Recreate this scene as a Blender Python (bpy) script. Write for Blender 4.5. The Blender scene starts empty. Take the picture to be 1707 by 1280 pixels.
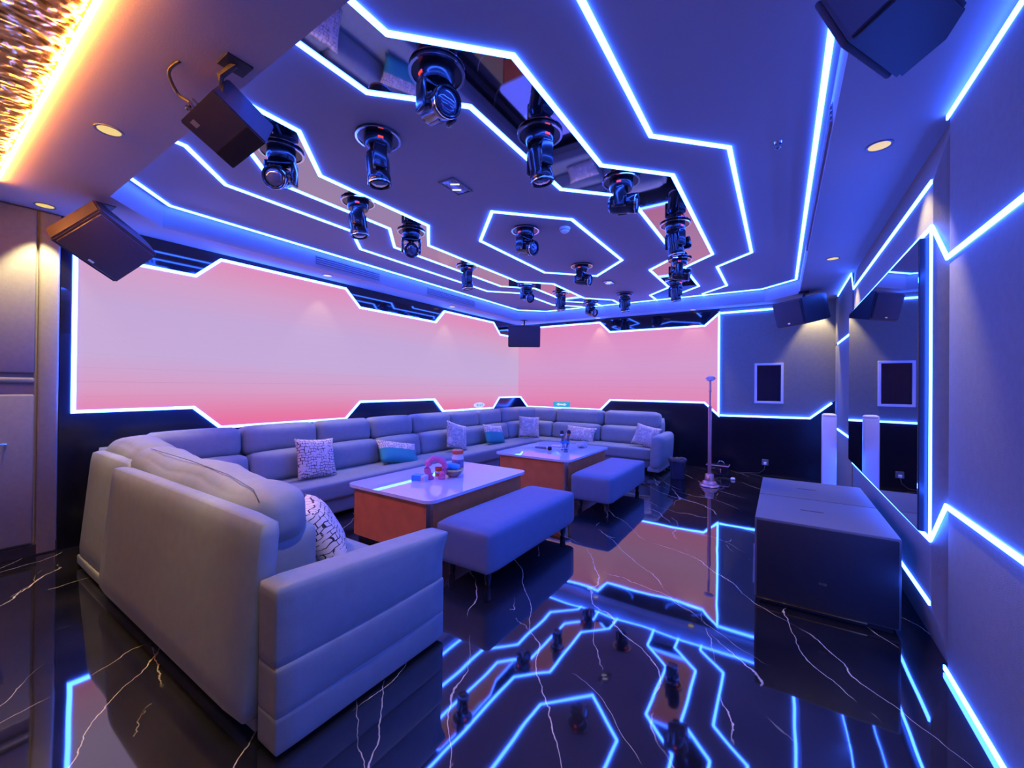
import bpy, bmesh, math, random
from mathutils import Matrix, Vector, Euler
random.seed(7)
PI = math.pi
SC = bpy.context.scene
COL = SC.collection

# ------------------------------------------------------------------ camera
cam_d = bpy.data.cameras.new('camera'); cam = bpy.data.objects.new('camera', cam_d); COL.objects.link(cam)
yaw, pitch, roll = math.radians(-33.2139), math.radians(0.2840), math.radians(-0.5730)
cy, sy, cp, sp, cr, sr = math.cos(yaw), math.sin(yaw), math.cos(pitch), math.sin(pitch), math.cos(roll), math.sin(roll)
fwd = Vector((sy*cp, cy*cp, sp)); rgt = Vector((cy, -sy, 0)); dwn = fwd.cross(rgt)
r2 = cr*rgt + sr*dwn; d2 = -sr*rgt + cr*dwn
m = Matrix((r2, -d2, -fwd)).transposed().to_4x4(); m.translation = Vector((0, 0, 1.4))
cam.matrix_world = m
cam_d.sensor_fit = 'HORIZONTAL'; cam_d.sensor_width = 36.0; cam_d.lens = 683.56/1707*36.0
cam_d.clip_start = 0.02; cam_d.clip_end = 60
SC.camera = cam

# ------------------------------------------------------------------ world, exposure
w = bpy.data.worlds.new('world'); SC.world = w; w.use_nodes = True
w.node_tree.nodes['Background'].inputs[0].default_value = (0.01, 0.012, 0.03, 1)
w.node_tree.nodes['Background'].inputs[1].default_value = 0.0
SC.view_settings.view_transform = 'Standard'; SC.view_settings.look = 'None'
SC.view_settings.exposure = 0.0; SC.view_settings.gamma = 1.0; SC.view_settings.use_curve_mapping = False

# light levels (radiance of the luminous things of the room)
LED_COL = (0.025, 0.100, 1.0); LED_E = 40.0
SCREEN_E = 0.97
SPOT_COL = (1.0, 0.76, 0.40); SPOT_W = 90.0
GOLD_COL = (1.0, 0.34, 0.05); GOLD_E = 120.0

# ------------------------------------------------------------------ materials
MATS = {}
def nmat(name):
    mt = bpy.data.materials.new(name); mt.use_nodes = True
    MATS[name] = mt
    nt = mt.node_tree; return mt, nt, nt.nodes['Principled BSDF'], nt.links
def pm(name, col, rough=0.5, metal=0.0, ior=1.5, bump=0.0, bscale=80, var=0.0, coat=0.0, trans=0.0, spec=None):
    mt, nt, b, L = nmat(name)
    b.inputs['Base Color'].default_value = (*col, 1); b.inputs['Roughness'].default_value = rough
    b.inputs['Metallic'].default_value = metal; b.inputs['IOR'].default_value = ior
    b.inputs['Coat Weight'].default_value = coat; b.inputs['Coat Roughness'].default_value = 0.05
    b.inputs['Transmission Weight'].default_value = trans
    if spec is not None: b.inputs['Specular IOR Level'].default_value = spec
    if bump or var:
        tc = nt.nodes.new('ShaderNodeTexCoord'); n = nt.nodes.new('ShaderNodeTexNoise')
        n.inputs['Scale'].default_value = bscale; n.inputs['Detail'].default_value = 3
        L.new(tc.outputs['Object'], n.inputs['Vector'])
        if bump:
            bp = nt.nodes.new('ShaderNodeBump'); bp.inputs['Strength'].default_value = bump; bp.inputs['Distance'].default_value = 0.004
            L.new(n.outputs['Fac'], bp.inputs['Height']); L.new(bp.outputs['Normal'], b.inputs['Normal'])
        if var:
            n2 = nt.nodes.new('ShaderNodeTexNoise'); n2.inputs['Scale'].default_value = bscale*0.12; n2.inputs['Detail'].default_value = 4
            L.new(tc.outputs['Object'], n2.inputs['Vector'])
            r = nt.nodes.new('ShaderNodeValToRGB')
            r.color_ramp.elements[0].position = 0.3; r.color_ramp.elements[1].position = 0.7
            r.color_ramp.elements[0].color = (*[c*(1-var) for c in col], 1); r.color_ramp.elements[1].color = (*[min(1, c*(1+var)) for c in col], 1)
            L.new(n2.outputs['Fac'], r.inputs['Fac']); L.new(r.outputs['Color'], b.inputs['Base Color'])
    return mt
def em(name, col, e):
    mt, nt, b, L = nmat(name)
    b.inputs['Base Color'].default_value = (*[min(1, c) for c in col], 1)
    b.inputs['Emission Color'].default_value = (*col, 1); b.inputs['Emission Strength'].default_value = e
    return mt

pm('ceiling_paint', (0.36, 0.30, 0.29), 0.75, bump=0.15, bscale=120)
pm('wall_fabric', (0.23, 0.23, 0.20), 0.85, bump=0.35, bscale=260, var=0.05)
pm('black_glass', (0.008, 0.008, 0.014), 0.04, ior=1.7)
pm('black_stone', (0.006, 0.006, 0.012), 0.22, ior=1.5)
pm('ceiling_mirror', (0.50, 0.48, 0.52), 0.03, metal=1.0)
pm('mirror_silver', (0.50, 0.52, 0.58), 0.015, metal=1.0)
pm('mirror_edge', (0.02, 0.02, 0.025), 0.2)
pm('sofa_fabric', (0.25, 0.29, 0.29), 0.62, bump=0.12, bscale=140, var=0.05)
pm('bench_fabric', (0.16, 0.22, 0.30), 0.5, bump=0.1, bscale=140, var=0.04)
pm('seam', (0.10, 0.12, 0.15), 0.8)
pm('table_stone', (0.80, 0.78, 0.80), 0.025, ior=1.6, var=0.03, bscale=30)
pm('table_wood', (0.78, 0.22, 0.06), 0.35, bump=0.05, bscale=60, var=0.10)
pm('copper_trim', (0.75, 0.42, 0.28), 0.25, metal=1.0)
pm('rose_gold', (0.86, 0.40, 0.33), 0.32, metal=0.7)
pm('gold', (0.95, 0.58, 0.20), 0.2, metal=1.0)
pm('black_plastic', (0.012, 0.013, 0.018), 0.22, coat=0.3)
pm('black_matte', (0.015, 0.015, 0.018), 0.6, bump=0.2, bscale=300)
pm('chrome', (0.75, 0.76, 0.8), 0.12, metal=1.0)
pm('lens_glass', (0.05, 0.08, 0.14), 0.03, ior=1.8, coat=1.0)
pm('cabinet_black', (0.045, 0.043, 0.055), 0.45, bump=0.15, bscale=220)
pm('cabinet_brown', (0.055, 0.042, 0.055), 0.5, bump=0.15, bscale=220)
pm('grille_mesh', (0.05, 0.04, 0.05), 0.7, bump=0.6, bscale=500)
pm('subwoofer_paint', (0.11, 0.11, 0.12), 0.55, bump=0.3, bscale=320)
pm('subwoofer_grille', (0.006, 0.006, 0.010), 0.5, bump=0.5, bscale=500)
pm('white_plastic', (0.88, 0.87, 0.86), 0.35)
pm('white_frame', (0.82, 0.82, 0.88), 0.35)
pm('sticker', (0.62, 0.58, 0.52), 0.6)
pm('grey_plastic', (0.16, 0.16, 0.18), 0.4)
pm('cable_black', (0.03, 0.025, 0.025), 0.5)
pm('bin_blue', (0.02, 0.03, 0.07), 0.35)
pm('bag_foil', (0.06, 0.05, 0.05), 0.25, metal=0.0, bump=0.8, bscale=40)
pm('pink_plastic', (0.98, 0.20, 0.44), 0.10, trans=0.12, ior=1.45)
pm('orange_plastic', (0.95, 0.16, 0.04), 0.3)
pm('jar_plastic', (0.80, 0.76, 0.78), 0.25)
pm('jar_label', (0.20, 0.18, 0.32), 0.5, var=0.5, bscale=120)
pm('blue_card', (0.04, 0.36, 0.85), 0.4)
pm('white_card', (0.80, 0.80, 0.85), 0.5)
pm('pink_card', (0.85, 0.40, 0.50), 0.5)
pm('yellow_wrap', (0.85, 0.72, 0.22), 0.4, bump=0.4, bscale=60)
pm('brown_wrap', (0.36, 0.20, 0.18), 0.35, var=0.6, bscale=90)
pm('clear_glass', (0.85, 0.92, 1.0), 0.03, trans=1.0, ior=1.35)
pm('blue_glass', (0.15, 0.55, 1.0), 0.08, trans=0.6, ior=1.3)
pm('sign_green', (0.06, 0.42, 0.30), 0.5)
pm('sign_white', (0.75, 0.85, 0.85), 0.5)
pm('sign_pale', (0.62, 0.72, 0.72), 0.5)
pm('sign_teal', (0.10, 0.42, 0.45), 0.5)
pm('picture_glass', (0.01, 0.012, 0.03), 0.06, ior=1.7)
pm('teal_velvet', (0.02, 0.24, 0.26), 0.6, bump=0.2, bscale=150)
em('led_strip', LED_COL, LED_E)
em('led_red', (1.0, 0.06, 0.02), 1.0)
em('lamp_disc', (0.92, 0.66, 0.16), 0.95); MATS['lamp_disc'].node_tree.nodes['Principled BSDF'].inputs['Base Color'].default_value = (0.10, 0.08, 0.02, 1)
em('sign_green_lit', (0.04, 0.42, 0.30), 0.6); em('sign_white_lit', (0.62, 0.75, 0.75), 0.7)
em('lamp_line', (0.75, 0.80, 1.0), 1.4)
em('gold_strip', GOLD_COL, GOLD_E)

def screen_mat(name, stops, axis, amp):
    mt, nt, b, L = nmat(name)
    g = nt.nodes.new('ShaderNodeNewGeometry'); s = nt.nodes.new('ShaderNodeSeparateXYZ'); L.new(g.outputs['Position'], s.inputs[0])
    mr = nt.nodes.new('ShaderNodeMapRange'); mr.inputs['From Min'].default_value = 0.93; mr.inputs['From Max'].default_value = 2.72
    # the picture on the screen drifts a little along the wall
    mu = nt.nodes.new('ShaderNodeMath'); mu.operation = 'MULTIPLY_ADD'; mu.inputs[1].default_value = amp; L.new(s.outputs[axis], mu.inputs[0]); L.new(s.outputs['Z'], mu.inputs[2])
    L.new(mu.outputs[0], mr.inputs['Value'])
    r = nt.nodes.new('ShaderNodeValToRGB'); e = r.color_ramp.elements
    while len(e) > 2: e.remove(e[-1])
    e[0].position, e[0].color = stops[0][0], (*stops[0][1], 1); e[1].position, e[1].color = stops[-1][0], (*stops[-1][1], 1)
    for p, c in stops[1:-1]:
        k = e.new(p); k.color = (*c, 1)
    L.new(mr.outputs[0], r.inputs['Fac'])
    b.inputs['Base Color'].default_value = (0.02, 0.02, 0.02, 1); b.inputs['Roughness'].default_value = 0.6; b.inputs['Specular IOR Level'].default_value = 0.1
    L.new(r.outputs['Color'], b.inputs['Emission Color']); b.inputs['Emission Strength'].default_value = SCREEN_E
    return mt
screen_mat('screen_left', [(0.0, (0.86, 0.12, 0.27)), (0.10, (0.80, 0.20, 0.36)), (0.24, (0.70, 0.34, 0.55)), (0.42, (0.58, 0.41, 0.68)),
                           (0.66, (0.57, 0.40, 0.67)), (0.84, (0.66, 0.36, 0.58)), (1.0, (0.75, 0.28, 0.47))], 'Y', 0.02)
screen_mat('screen_back', [(0.0, (0.80, 0.17, 0.38)), (0.14, (0.76, 0.25, 0.45)), (0.38, (0.70, 0.31, 0.57)), (0.48, (0.67, 0.33, 0.60)),
                           (0.70, (0.72, 0.30, 0.56)), (1.0, (0.78, 0.25, 0.48))], 'X', 0.0)

def floor_marble():
    mt, nt, b, L = nmat('black_marble'); N = nt.nodes.new
    tc = N('ShaderNodeTexCoord')
    def vein(rot, freq, wander, width, seed, lo, hi):
        m0 = N('ShaderNodeMapping'); m0.inputs['Rotation'].default_value = (0, 0, rot); L.new(tc.outputs['Object'], m0.inputs['Vector'])
        mp = N('ShaderNodeMapping'); mp.inputs['Location'].default_value = (seed, seed*1.7, 0); L.new(m0.outputs[0], mp.inputs['Vector'])
        def nz(scale, detail, stretch=(1, 1, 1)):
            q = N('ShaderNodeMapping'); q.inputs['Scale'].default_value = stretch; L.new(mp.outputs[0], q.inputs['Vector'])
            n = N('ShaderNodeTexNoise'); n.inputs['Scale'].default_value = scale; n.inputs['Detail'].default_value = detail; n.inputs['Roughness'].default_value = 0.55
            L.new(q.outputs[0], n.inputs['Vector']); return n.outputs['Fac']
        def mad(x, k, y):
            n = N('ShaderNodeMath'); n.operation = 'MULTIPLY_ADD'; L.new(x, n.inputs[0]); n.inputs[1].default_value = k; L.new(y, n.inputs[2]); return n.outputs[0]
        sx = N('ShaderNodeSeparateXYZ'); L.new(mp.outputs[0], sx.inputs[0])
        v = mad(nz(0.8, 2, (0.7, 1.0, 1)), wander, sx.outputs['Y'])
        v = mad(nz(4.5, 4), wander*0.10, v)
        f = N('ShaderNodeMath'); f.operation = 'MULTIPLY'; L.new(v, f.inputs[0]); f.inputs[1].default_value = freq
        pp = N('ShaderNodeMath'); pp.operation = 'PINGPONG'; L.new(f.outputs[0], pp.inputs[0]); pp.inputs[1].default_value = 0.5
        # the vein swells and thins along its length
        wd = mad(nz(2.0, 2), width*freq*1.6, nz(0.01, 0)); 
        ws = N('ShaderNodeMath'); ws.operation = 'SUBTRACT'; L.new(wd, ws.inputs[0]); L.new(nz(0.01, 0), ws.inputs[1])
        dv = N('ShaderNodeMath'); dv.operation = 'DIVIDE'; L.new(pp.outputs[0], dv.inputs[0]); L.new(ws.outputs[0], dv.inputs[1])
        lt = N('ShaderNodeMapRange'); lt.inputs['From Min'].default_value = 0.55; lt.inputs['From Max'].default_value = 1.0
        lt.inputs['To Min'].default_value = 1; lt.inputs['To Max'].default_value = 0; L.new(dv.outputs[0], lt.inputs['Value'])
        mk = N('ShaderNodeMapRange'); mk.inputs['From Min'].default_value = lo; mk.inputs['From Max'].default_value = hi
        L.new(nz(1.5, 3, (0.6, 2.0, 1)), mk.inputs['Value'])
        ml = N('ShaderNodeMath'); ml.operation = 'MULTIPLY'; L.new(lt.outputs[0], ml.inputs[0]); L.new(mk.outputs[0], ml.inputs[1])
        return ml.outputs[0]
    a = vein(math.radians(-134), 2.1, 1.1, 0.0048, 3.1, 0.43, 0.51)
    c0 = vein(math.radians(-108), 1.7, 1.3, 0.0040, 11.3, 0.52, 0.58)
    c1 = vein(math.radians(-152), 1.1, 1.5, 0.0035, 7.7, 0.52, 0.58)
    cm = N('ShaderNodeMath'); cm.operation = 'MAXIMUM'; L.new(c0, cm.inputs[0]); L.new(c1, cm.inputs[1]); c = cm.outputs[0]
    ad = N('ShaderNodeMath'); ad.operation = 'MAXIMUM'; L.new(a, ad.inputs[0]); L.new(c, ad.inputs[1])
    cl = N('ShaderNodeTexNoise'); cl.inputs['Scale'].default_value = 2.2; cl.inputs['Detail'].default_value = 6; L.new(tc.outputs['Object'], cl.inputs['Vector'])
    r = N('ShaderNodeValToRGB'); r.color_ramp.elements[0].color = (0.004, 0.004, 0.005, 1); r.color_ramp.elements[1].color = (0.020, 0.017, 0.016, 1)
    r.color_ramp.elements[0].position = 0.35; r.color_ramp.elements[1].position = 0.75; L.new(cl.outputs['Fac'], r.inputs['Fac'])
    mx = N('ShaderNodeMix'); mx.data_type = 'RGBA'; L.new(ad.outputs[0], mx.inputs['Factor']); L.new(r.outputs['Color'], mx.inputs['A']); mx.inputs['B'].default_value = (0.72, 0.62, 0.44, 1)
    L.new(mx.outputs['Result'], b.inputs['Base Color'])
    b.inputs['Roughness'].default_value = 0.035; b.inputs['IOR'].default_value = 2.6
    wv = N('ShaderNodeTexNoise'); wv.inputs['Scale'].default_value = 2.6; wv.inputs['Detail'].default_value = 1; L.new(tc.outputs['Object'], wv.inputs['Vector'])
    bp = N('ShaderNodeBump'); bp.inputs['Strength'].default_value = 0.05; bp.inputs['Distance'].default_value = 0.02
    L.new(wv.outputs['Fac'], bp.inputs['Height']); L.new(bp.outputs['Normal'], b.inputs['Normal'])
floor_marble()

def pillow_mat(name, teal=None, scale=9.0, squash=1.0):
    mt, nt, b, L = nmat(name); N = nt.nodes.new
    tc = N('ShaderNodeTexCoord'); ns = N('ShaderNodeTexNoise'); ns.inputs['Scale'].default_value = 9; ns.inputs['Detail'].default_value = 2
    L.new(tc.outputs['Object'], ns.inputs['Vector'])
    mx = N('ShaderNodeMix'); mx.data_type = 'VECTOR'; mx.inputs['Factor'].default_value = 0.06; L.new(tc.outputs['Object'], mx.inputs['A']); L.new(ns.outputs['Color'], mx.inputs['B'])
    br = N('ShaderNodeTexBrick'); br.inputs['Scale'].default_value = scale; br.inputs['Mortar Size'].default_value = 0.022; br.inputs['Mortar Smooth'].default_value = 0.1
    br.inputs['Brick Width'].default_value = 0.42*squash; br.inputs['Row Height'].default_value = 0.25; br.offset = 0.37; br.squash = 0.6; br.squash_frequency = 3
    cream = (0.74, 0.66, 0.58, 1); ink = (0.03, 0.025, 0.03, 1)
    br.inputs['Color1'].default_value = cream; br.inputs['Color2'].default_value = (0.70, 0.62, 0.55, 1); br.inputs['Mortar'].default_value = ink
    L.new(mx.outputs['Result'], br.inputs['Vector'])
    n2 = N('ShaderNodeTexNoise'); n2.inputs['Scale'].default_value = 16; n2.inputs['Detail'].default_value = 3; L.new(tc.outputs['Object'], n2.inputs['Vector'])
    mr = N('ShaderNodeMapRange'); mr.inputs['From Min'].default_value = 0.40; mr.inputs['From Max'].default_value = 0.46; L.new(n2.outputs['Fac'], mr.inputs['Value'])
    m2 = N('ShaderNodeMix'); m2.data_type = 'RGBA'; L.new(mr.outputs[0], m2.inputs['Factor']); m2.inputs['A'].default_value = cream; L.new(br.outputs['Color'], m2.inputs['B'])
    out = m2.outputs['Result']
    if teal is not None:
        s = N('ShaderNodeSeparateXYZ'); L.new(tc.outputs['Object'], s.inputs[0])
        st = N('ShaderNodeMath'); st.operation = 'LESS_THAN'; st.inputs[1].default_value = teal; L.new(s.outputs['Y'], st.inputs[0])
        m3 = N('ShaderNodeMix'); m3.data_type = 'RGBA'; L.new(st.outputs[0], m3.inputs['Factor']); L.new(out, m3.inputs['A']); m3.inputs['B'].default_value = (0.03, 0.30, 0.30, 1)
        out = m3.outputs['Result']
    L.new(out, b.inputs['Base Color']); b.inputs['Roughness'].default_value = 0.8
    return mt
pillow_mat('pillow_print')
pillow_mat('pillow_print_fine', scale=14)
pillow_mat('pillow_teal', teal=0.03, scale=11)

# ------------------------------------------------------------------ helpers
def obj(name, bm, mat, parent=None, smooth=False, loc=None):
    me = bpy.data.meshes.new(name)
    bmesh.ops.recalc_face_normals(bm, faces=bm.faces[:])
    bm.to_mesh(me); bm.free()
    if smooth:
        for p in me.polygons: p.use_smooth = True
        if smooth == 'auto': 
            me.set_sharp_from_angle(angle=math.radians(38))
    o = bpy.data.objects.new(name, me); COL.objects.link(o)
    me.materials.append(MATS[mat])
    if parent: o.parent = parent
    if loc: o.location = loc
    return o
def tag(o, label=None, cat=None, group=None, kind=None):
    if label: o['label'] = label
    if cat: o['category'] = cat
    if group: o['group'] = group
    if kind: o['kind'] = kind
    return o
def thing(name, label, cat, loc=(0, 0, 0), rot=(0, 0, 0), group=None):
    o = bpy.data.objects.new(name, None); COL.objects.link(o); o.location = loc; o.rotation_euler = rot
    o.empty_display_size = 0.1
    return tag(o, label, cat, group)
def struct(name, bm, mat, smooth=False):
    return tag(obj(name, bm, mat, None, smooth), kind='structure')
def dup(root, loc, rot=None):
    r = root.copy(); COL.objects.link(r); r.location = loc
    if rot is not None: r.rotation_euler = rot
    for ch in list(root.children):
        c = ch.copy(); COL.objects.link(c); c.parent = r
        for g in list(ch.children):
            d = g.copy(); COL.objects.link(d); d.parent = c
    return r
def box(bm, x0, x1, y0, y1, z0, z1, bev=0.0, seg=2, M=None):
    vs = [bm.verts.new((x, y, z)) for x in (x0, x1) for y in (y0, y1) for z in (z0, z1)]
    fs = [bm.faces.new([vs[i] for i in f]) for f in ((0, 1, 3, 2), (4, 6, 7, 5), (0, 4, 5, 1), (2, 3, 7, 6), (0, 2, 6, 4), (1, 5, 7, 3))]
    if bev:
        es = list({e for f in fs for e in f.edges})
        r = bmesh.ops.bevel(bm, geom=es, offset=bev, segments=seg, affect='EDGES', profile=0.5)
        vs = list({v for f in r['faces'] for v in f.verts} | {v for v in vs if v.is_valid})
    if M is not None:
        for v in vs: v.co = M @ v.co
    return bm
def nb(): return bmesh.new()
def prism(bm, pts, fn, t0, t1):
    """pts 2-D polygon; fn(u, v, t) -> 3-D"""
    a = [bm.verts.new(fn(u, v, t0)) for u, v in pts]; b = [bm.verts.new(fn(u, v, t1)) for u, v in pts]
    n = len(pts)
    bm.faces.new(a); bm.faces.new(b[::-1])
    for i in range(n): bm.faces.new((a[i], b[i], b[(i+1) % n], a[(i+1) % n]))
    return bm
def lathe(bm, prof, seg=24, M=None, cap=True):
    rings = []
    for r, z in prof:
        if r < 1e-5:
            v = bm.verts.new((0, 0, z)); rings.append([v])
        else:
            rings.append([bm.verts.new((r*math.cos(2*PI*i/seg), r*math.sin(2*PI*i/seg), z)) for i in range(seg)])
    for a, b in zip(rings[:-1], rings[1:]):
        for i in range(seg):
            j = (i+1) % seg
            q = [a[i % len(a)], a[j % len(a)], b[j % len(b)], b[i % len(b)]]
            u = []
            for v in q:
                if v not in u: u.append(v)
            if len(u) > 2: bm.faces.new(u)
    if cap:
        for rg in (rings[0], rings[-1]):
            if len(rg) > 2: bm.faces.new(rg)
    if M is not None:
        for rg in rings:
            for v in rg: v.co = M @ v.co
    return bm
def tube(bm, pts, r, seg=8, caps=True):
    pts = [Vector(p) for p in pts]; rings = []
    up = Vector((0, 0, 1))
    for i, p in enumerate(pts):
        d = (pts[min(i+1, len(pts)-1)] - pts[max(i-1, 0)]).normalized()
        a = d.cross(up)
        if a.length < 1e-3: a = d.cross(Vector((1, 0, 0)))
        a.normalize(); b = d.cross(a).normalized()
        rr = r[i] if isinstance(r, (list, tuple)) else r
        rings.append([bm.verts.new(p + rr*(math.cos(2*PI*k/seg)*a + math.sin(2*PI*k/seg)*b)) for k in range(seg)])
    for a, b in zip(rings[:-1], rings[1:]):
        for k in range(seg): bm.faces.new((a[k], a[(k+1) % seg], b[(k+1) % seg], b[k]))
    if caps:
        bm.faces.new(rings[0][::-1]); bm.faces.new(rings[-1])
    return bm
def softbox(bm, c, s, r, bulge=(0, 0, 0), n=7, M=None, fn=None):
    """rounded, padded block: centre c, full size s, corner radius r, outward bulge of the three face pairs"""
    h = [x/2 for x in s]; r = min(r, *h)
    seen = {}
    def pos(p):
        q = []
        for i in range(3):
            inner = h[i]-r
            q.append(p[i])
        # p on unit cube surface -> rounded box
        v = Vector([p[i]*h[i] for i in range(3)])
        cc = Vector([max(-(h[i]-r), min(h[i]-r, v[i])) for i in range(3)])
        d = v-cc
        if d.length > 1e-9: v = cc + d.normalized()*r
        for i in range(3):
            j, k = (i+1) % 3, (i+2) % 3
            f = max(0, 1-p[j]**2)*max(0, 1-p[k]**2)
            v[i] += bulge[i]*f*p[i]
        if fn: v = fn(v)
        v = v + Vector(c)
        return M @ v if M is not None else v
    def vert(p):
        key = tuple(round(x, 4) for x in p)
        if key not in seen: seen[key] = bm.verts.new(pos(p))
        return seen[key]
    def g(i, L):   # denser near the edges
        t = -1 + 2*i/n
        return math.copysign(abs(t)**0.72, t)
    for ax in range(3):
        for sgn in (-1, 1):
            for i in range(n):
                for j in range(n):
                    q = []
                    for a, b in ((i, j), (i+1, j), (i+1, j+1), (i, j+1)):
                        p = [0, 0, 0]; p[ax] = sgn; p[(ax+1) % 3] = g(a, 0); p[(ax+2) % 3] = g(b, 0)
                        q.append(vert(p))
                    if sgn < 0: q.reverse()
                    bm.faces.new(q)
    return bm
def ribbon(bm, pts, nrm, wd, th, closed=False):
    """mitred light strip along 3-D pts lying in a plane with normal nrm, proud of it by th"""
    n = Vector(nrm).normalized(); P = [Vector(p) for p in pts]; k = len(P); rows = []
    for i in range(k):
        dirs = []
        if closed or i > 0: dirs.append((P[i]-P[i-1]).normalized())
        if closed or i < k-1: dirs.append((P[(i+1) % k]-P[i]).normalized())
        sd = [n.cross(d).normalized() for d in dirs]
        s = sum(sd, Vector()).normalized(); s = s * (wd/2) / max(0.3, s.dot(sd[0]))
        rows.append([bm.verts.new(P[i]+s), bm.verts.new(P[i]+s+n*th), bm.verts.new(P[i]-s+n*th), bm.verts.new(P[i]-s)])
    rng = range(k if closed else k-1)
    for i in rng:
        a, b = rows[i], rows[(i+1) % k]
        for j in range(4): bm.faces.new((a[j], a[(j+1) % 4], b[(j+1) % 4], b[j]))
    if not closed:
        bm.faces.new(rows[0][::-1]); bm.faces.new(rows[-1])
    return bm
def led(name, label, pts, nrm, wd=0.028, th=0.010, closed=False, group=None):
    return tag(obj(name, ribbon(nb(), pts, nrm, wd, th, closed), 'led_strip'), label, 'led strip', group)

# ------------------------------------------------------------------ room numbers
XL, XR, YB, YF = -5.0, 0.695, 7.9, -1.6
ZS, ZC = 2.78, 2.985          # soffit, raised ceiling
TX0, TX1, TY0, TY1, CH = -4.62, 0.225, 0.90, 7.66, 0.44

# floor
struct('floor', box(nb(), XL-0.1, XR+0.15, YF-0.1, YB+0.1, -0.06, 0.0), 'black_marble')

# raised ceiling with its soffit ring
tray = [(TX0+CH, TY0), (TX1-CH, TY0), (TX1, TY0+CH), (TX1, TY1-CH), (TX1-CH, TY1), (TX0+CH, TY1), (TX0, TY1-CH), (TX0, TY0+CH)]
ceil = struct('ceiling', box(nb(), TX0-0.1, TX1+0.1, TY0-0.1, TY1+0.1, ZC, ZC+0.05), 'ceiling_paint')
bm = nb()
def soff(poly): prism(bm, poly, lambda u, v, t: (u, v, t), ZS, ZC+0.05)
GX = 0.41
soff([(XL-0.1, GX), (XR+0.1, GX), (XR+0.1, TY0), (XL-0.1, TY0)])
soff([(-1.70, YF-0.1), (XR+0.1, YF-0.1), (XR+0.1, GX), (-1.70, GX)])
soff([(XL-0.1, TY1), (XR+0.1, TY1), (XR+0.1, YB+0.1), (XL-0.1, YB+0.1)])
soff([(XL-0.1, TY0), (TX0, TY0), (TX0, TY1), (XL-0.1, TY1)])
soff([(TX1, TY0), (XR+0.1, TY0), (XR+0.1, TY1), (TX1, TY1)])
for a, b, c in (((TX0, TY0), (TX0+CH, TY0), (TX0, TY0+CH)), ((TX1, TY0), (TX1, TY0+CH), (TX1-CH, TY0)),
                ((TX1, TY1), (TX1-CH, TY1), (TX1, TY1-CH)), ((TX0, TY1), (TX0, TY1-CH), (TX0+CH, TY1))):
    soff([a, b, c])
soffit = obj('soffit', bm, 'ceiling_paint', ceil)

# symmetric light pattern of the ceiling (mirrored about x = -2.2)
def mir(p): return [(-4.4-x, y) for x, y in p]
E0, E1 = TY0+0.02, TY1-0.01
pA = [(-1.88, E0), (-1.88, 1.41), (-1.48, 1.80), (-1.48, 2.95), (-1.06, 3.37), (-1.06, 5.20), (-1.48, 5.62), (-1.48, 6.75), (-1.88, 7.17), (-1.88, E1)]
pB = [(-1.49, E0), (-1.49, 1.22), (-1.08, 1.63), (-1.08, 2.78), (-0.68, 3.19), (-0.68, 5.34), (-1.07, 5.74), (-1.07, 6.91), (-1.47, 7.33), (-1.47, E1)]
pC = [(-1.07, E0), (-1.07, 1.08), (-0.69, 1.47), (-0.69, 2.62), (-0.29, 3.02), (-0.29, 5.50), (-0.70, 5.92), (-0.70, 7.08), (-1.10, 7.50), (-1.10, E1)]
pA2 = [(-2.53, E0), (-2.53, 1.40), (-2.93, 1.79), (-2.93, 2.93), (-3.34, 3.35), (-3.34, 5.23), (-2.94, 5.62), (-2.94, 6.81), (-2.56, 7.22), (-2.56, E1)]
hexa = [(-2.20, 3.00), (-1.66, 3.54), (-1.66, 5.01), (-2.20, 5.54), (-2.75, 5.00), (-2.75, 3.54)]
c3 = lambda p: [(x, y, ZC) for x, y in p]
for a, b in ((pA, pB), (pA2, mir(pB))):
    bm = nb()
    prism(bm, a + b[::-1], lambda u, v, t: (u, v, t), ZC-0.004, ZC+0.002)
    bmesh.ops.triangulate(bm, faces=bm.faces[:])
    obj('mirror_panel', bm, 'ceiling_mirror', ceil)['label'] = 'dark mirror band between two light strips'
DN = (0, 0, -1)
led('ceiling_light_strip', 'zigzag ceiling light strip on the right, outermost, nearest the mirror wall', c3(pC), DN)
led('ceiling_light_strip', 'zigzag ceiling light strip along the right edge of the right mirror band', c3(pB), DN)
led('ceiling_light_strip', 'zigzag ceiling light strip along the left edge of the right mirror band', c3(pA), DN)
led('ceiling_light_strip', 'zigzag ceiling light strip along the right edge of the left mirror band', c3(pA2), DN)
led('ceiling_light_strip', 'zigzag ceiling light strip along the left edge of the left mirror band', c3(mir(pB)), DN)
led('ceiling_light_strip', 'zigzag ceiling light strip on the left, outermost, nearest the video wall', c3(mir(pC)), DN)
led('hexagon_light', 'six-sided closed light strip around the middle of the ceiling', c3(hexa), DN, closed=True)
i_ = 0.045
cove = [(TX0+i_+CH*.98, TY0+i_), (TX1-i_-CH*.98, TY0+i_), (TX1-i_, TY0+i_+CH*.98), (TX1-i_, TY1-i_-CH*.98), (TX1-i_-CH*.98, TY1-i_), (TX0+i_+CH*.98, TY1-i_), (TX0+i_, TY1-i_-CH*.98), (TX0+i_, TY0+i_+CH*.98)]
led('cove_light_strip', 'closed light strip running round the edge of the raised ceiling', c3(cove), DN, closed=True)

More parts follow.
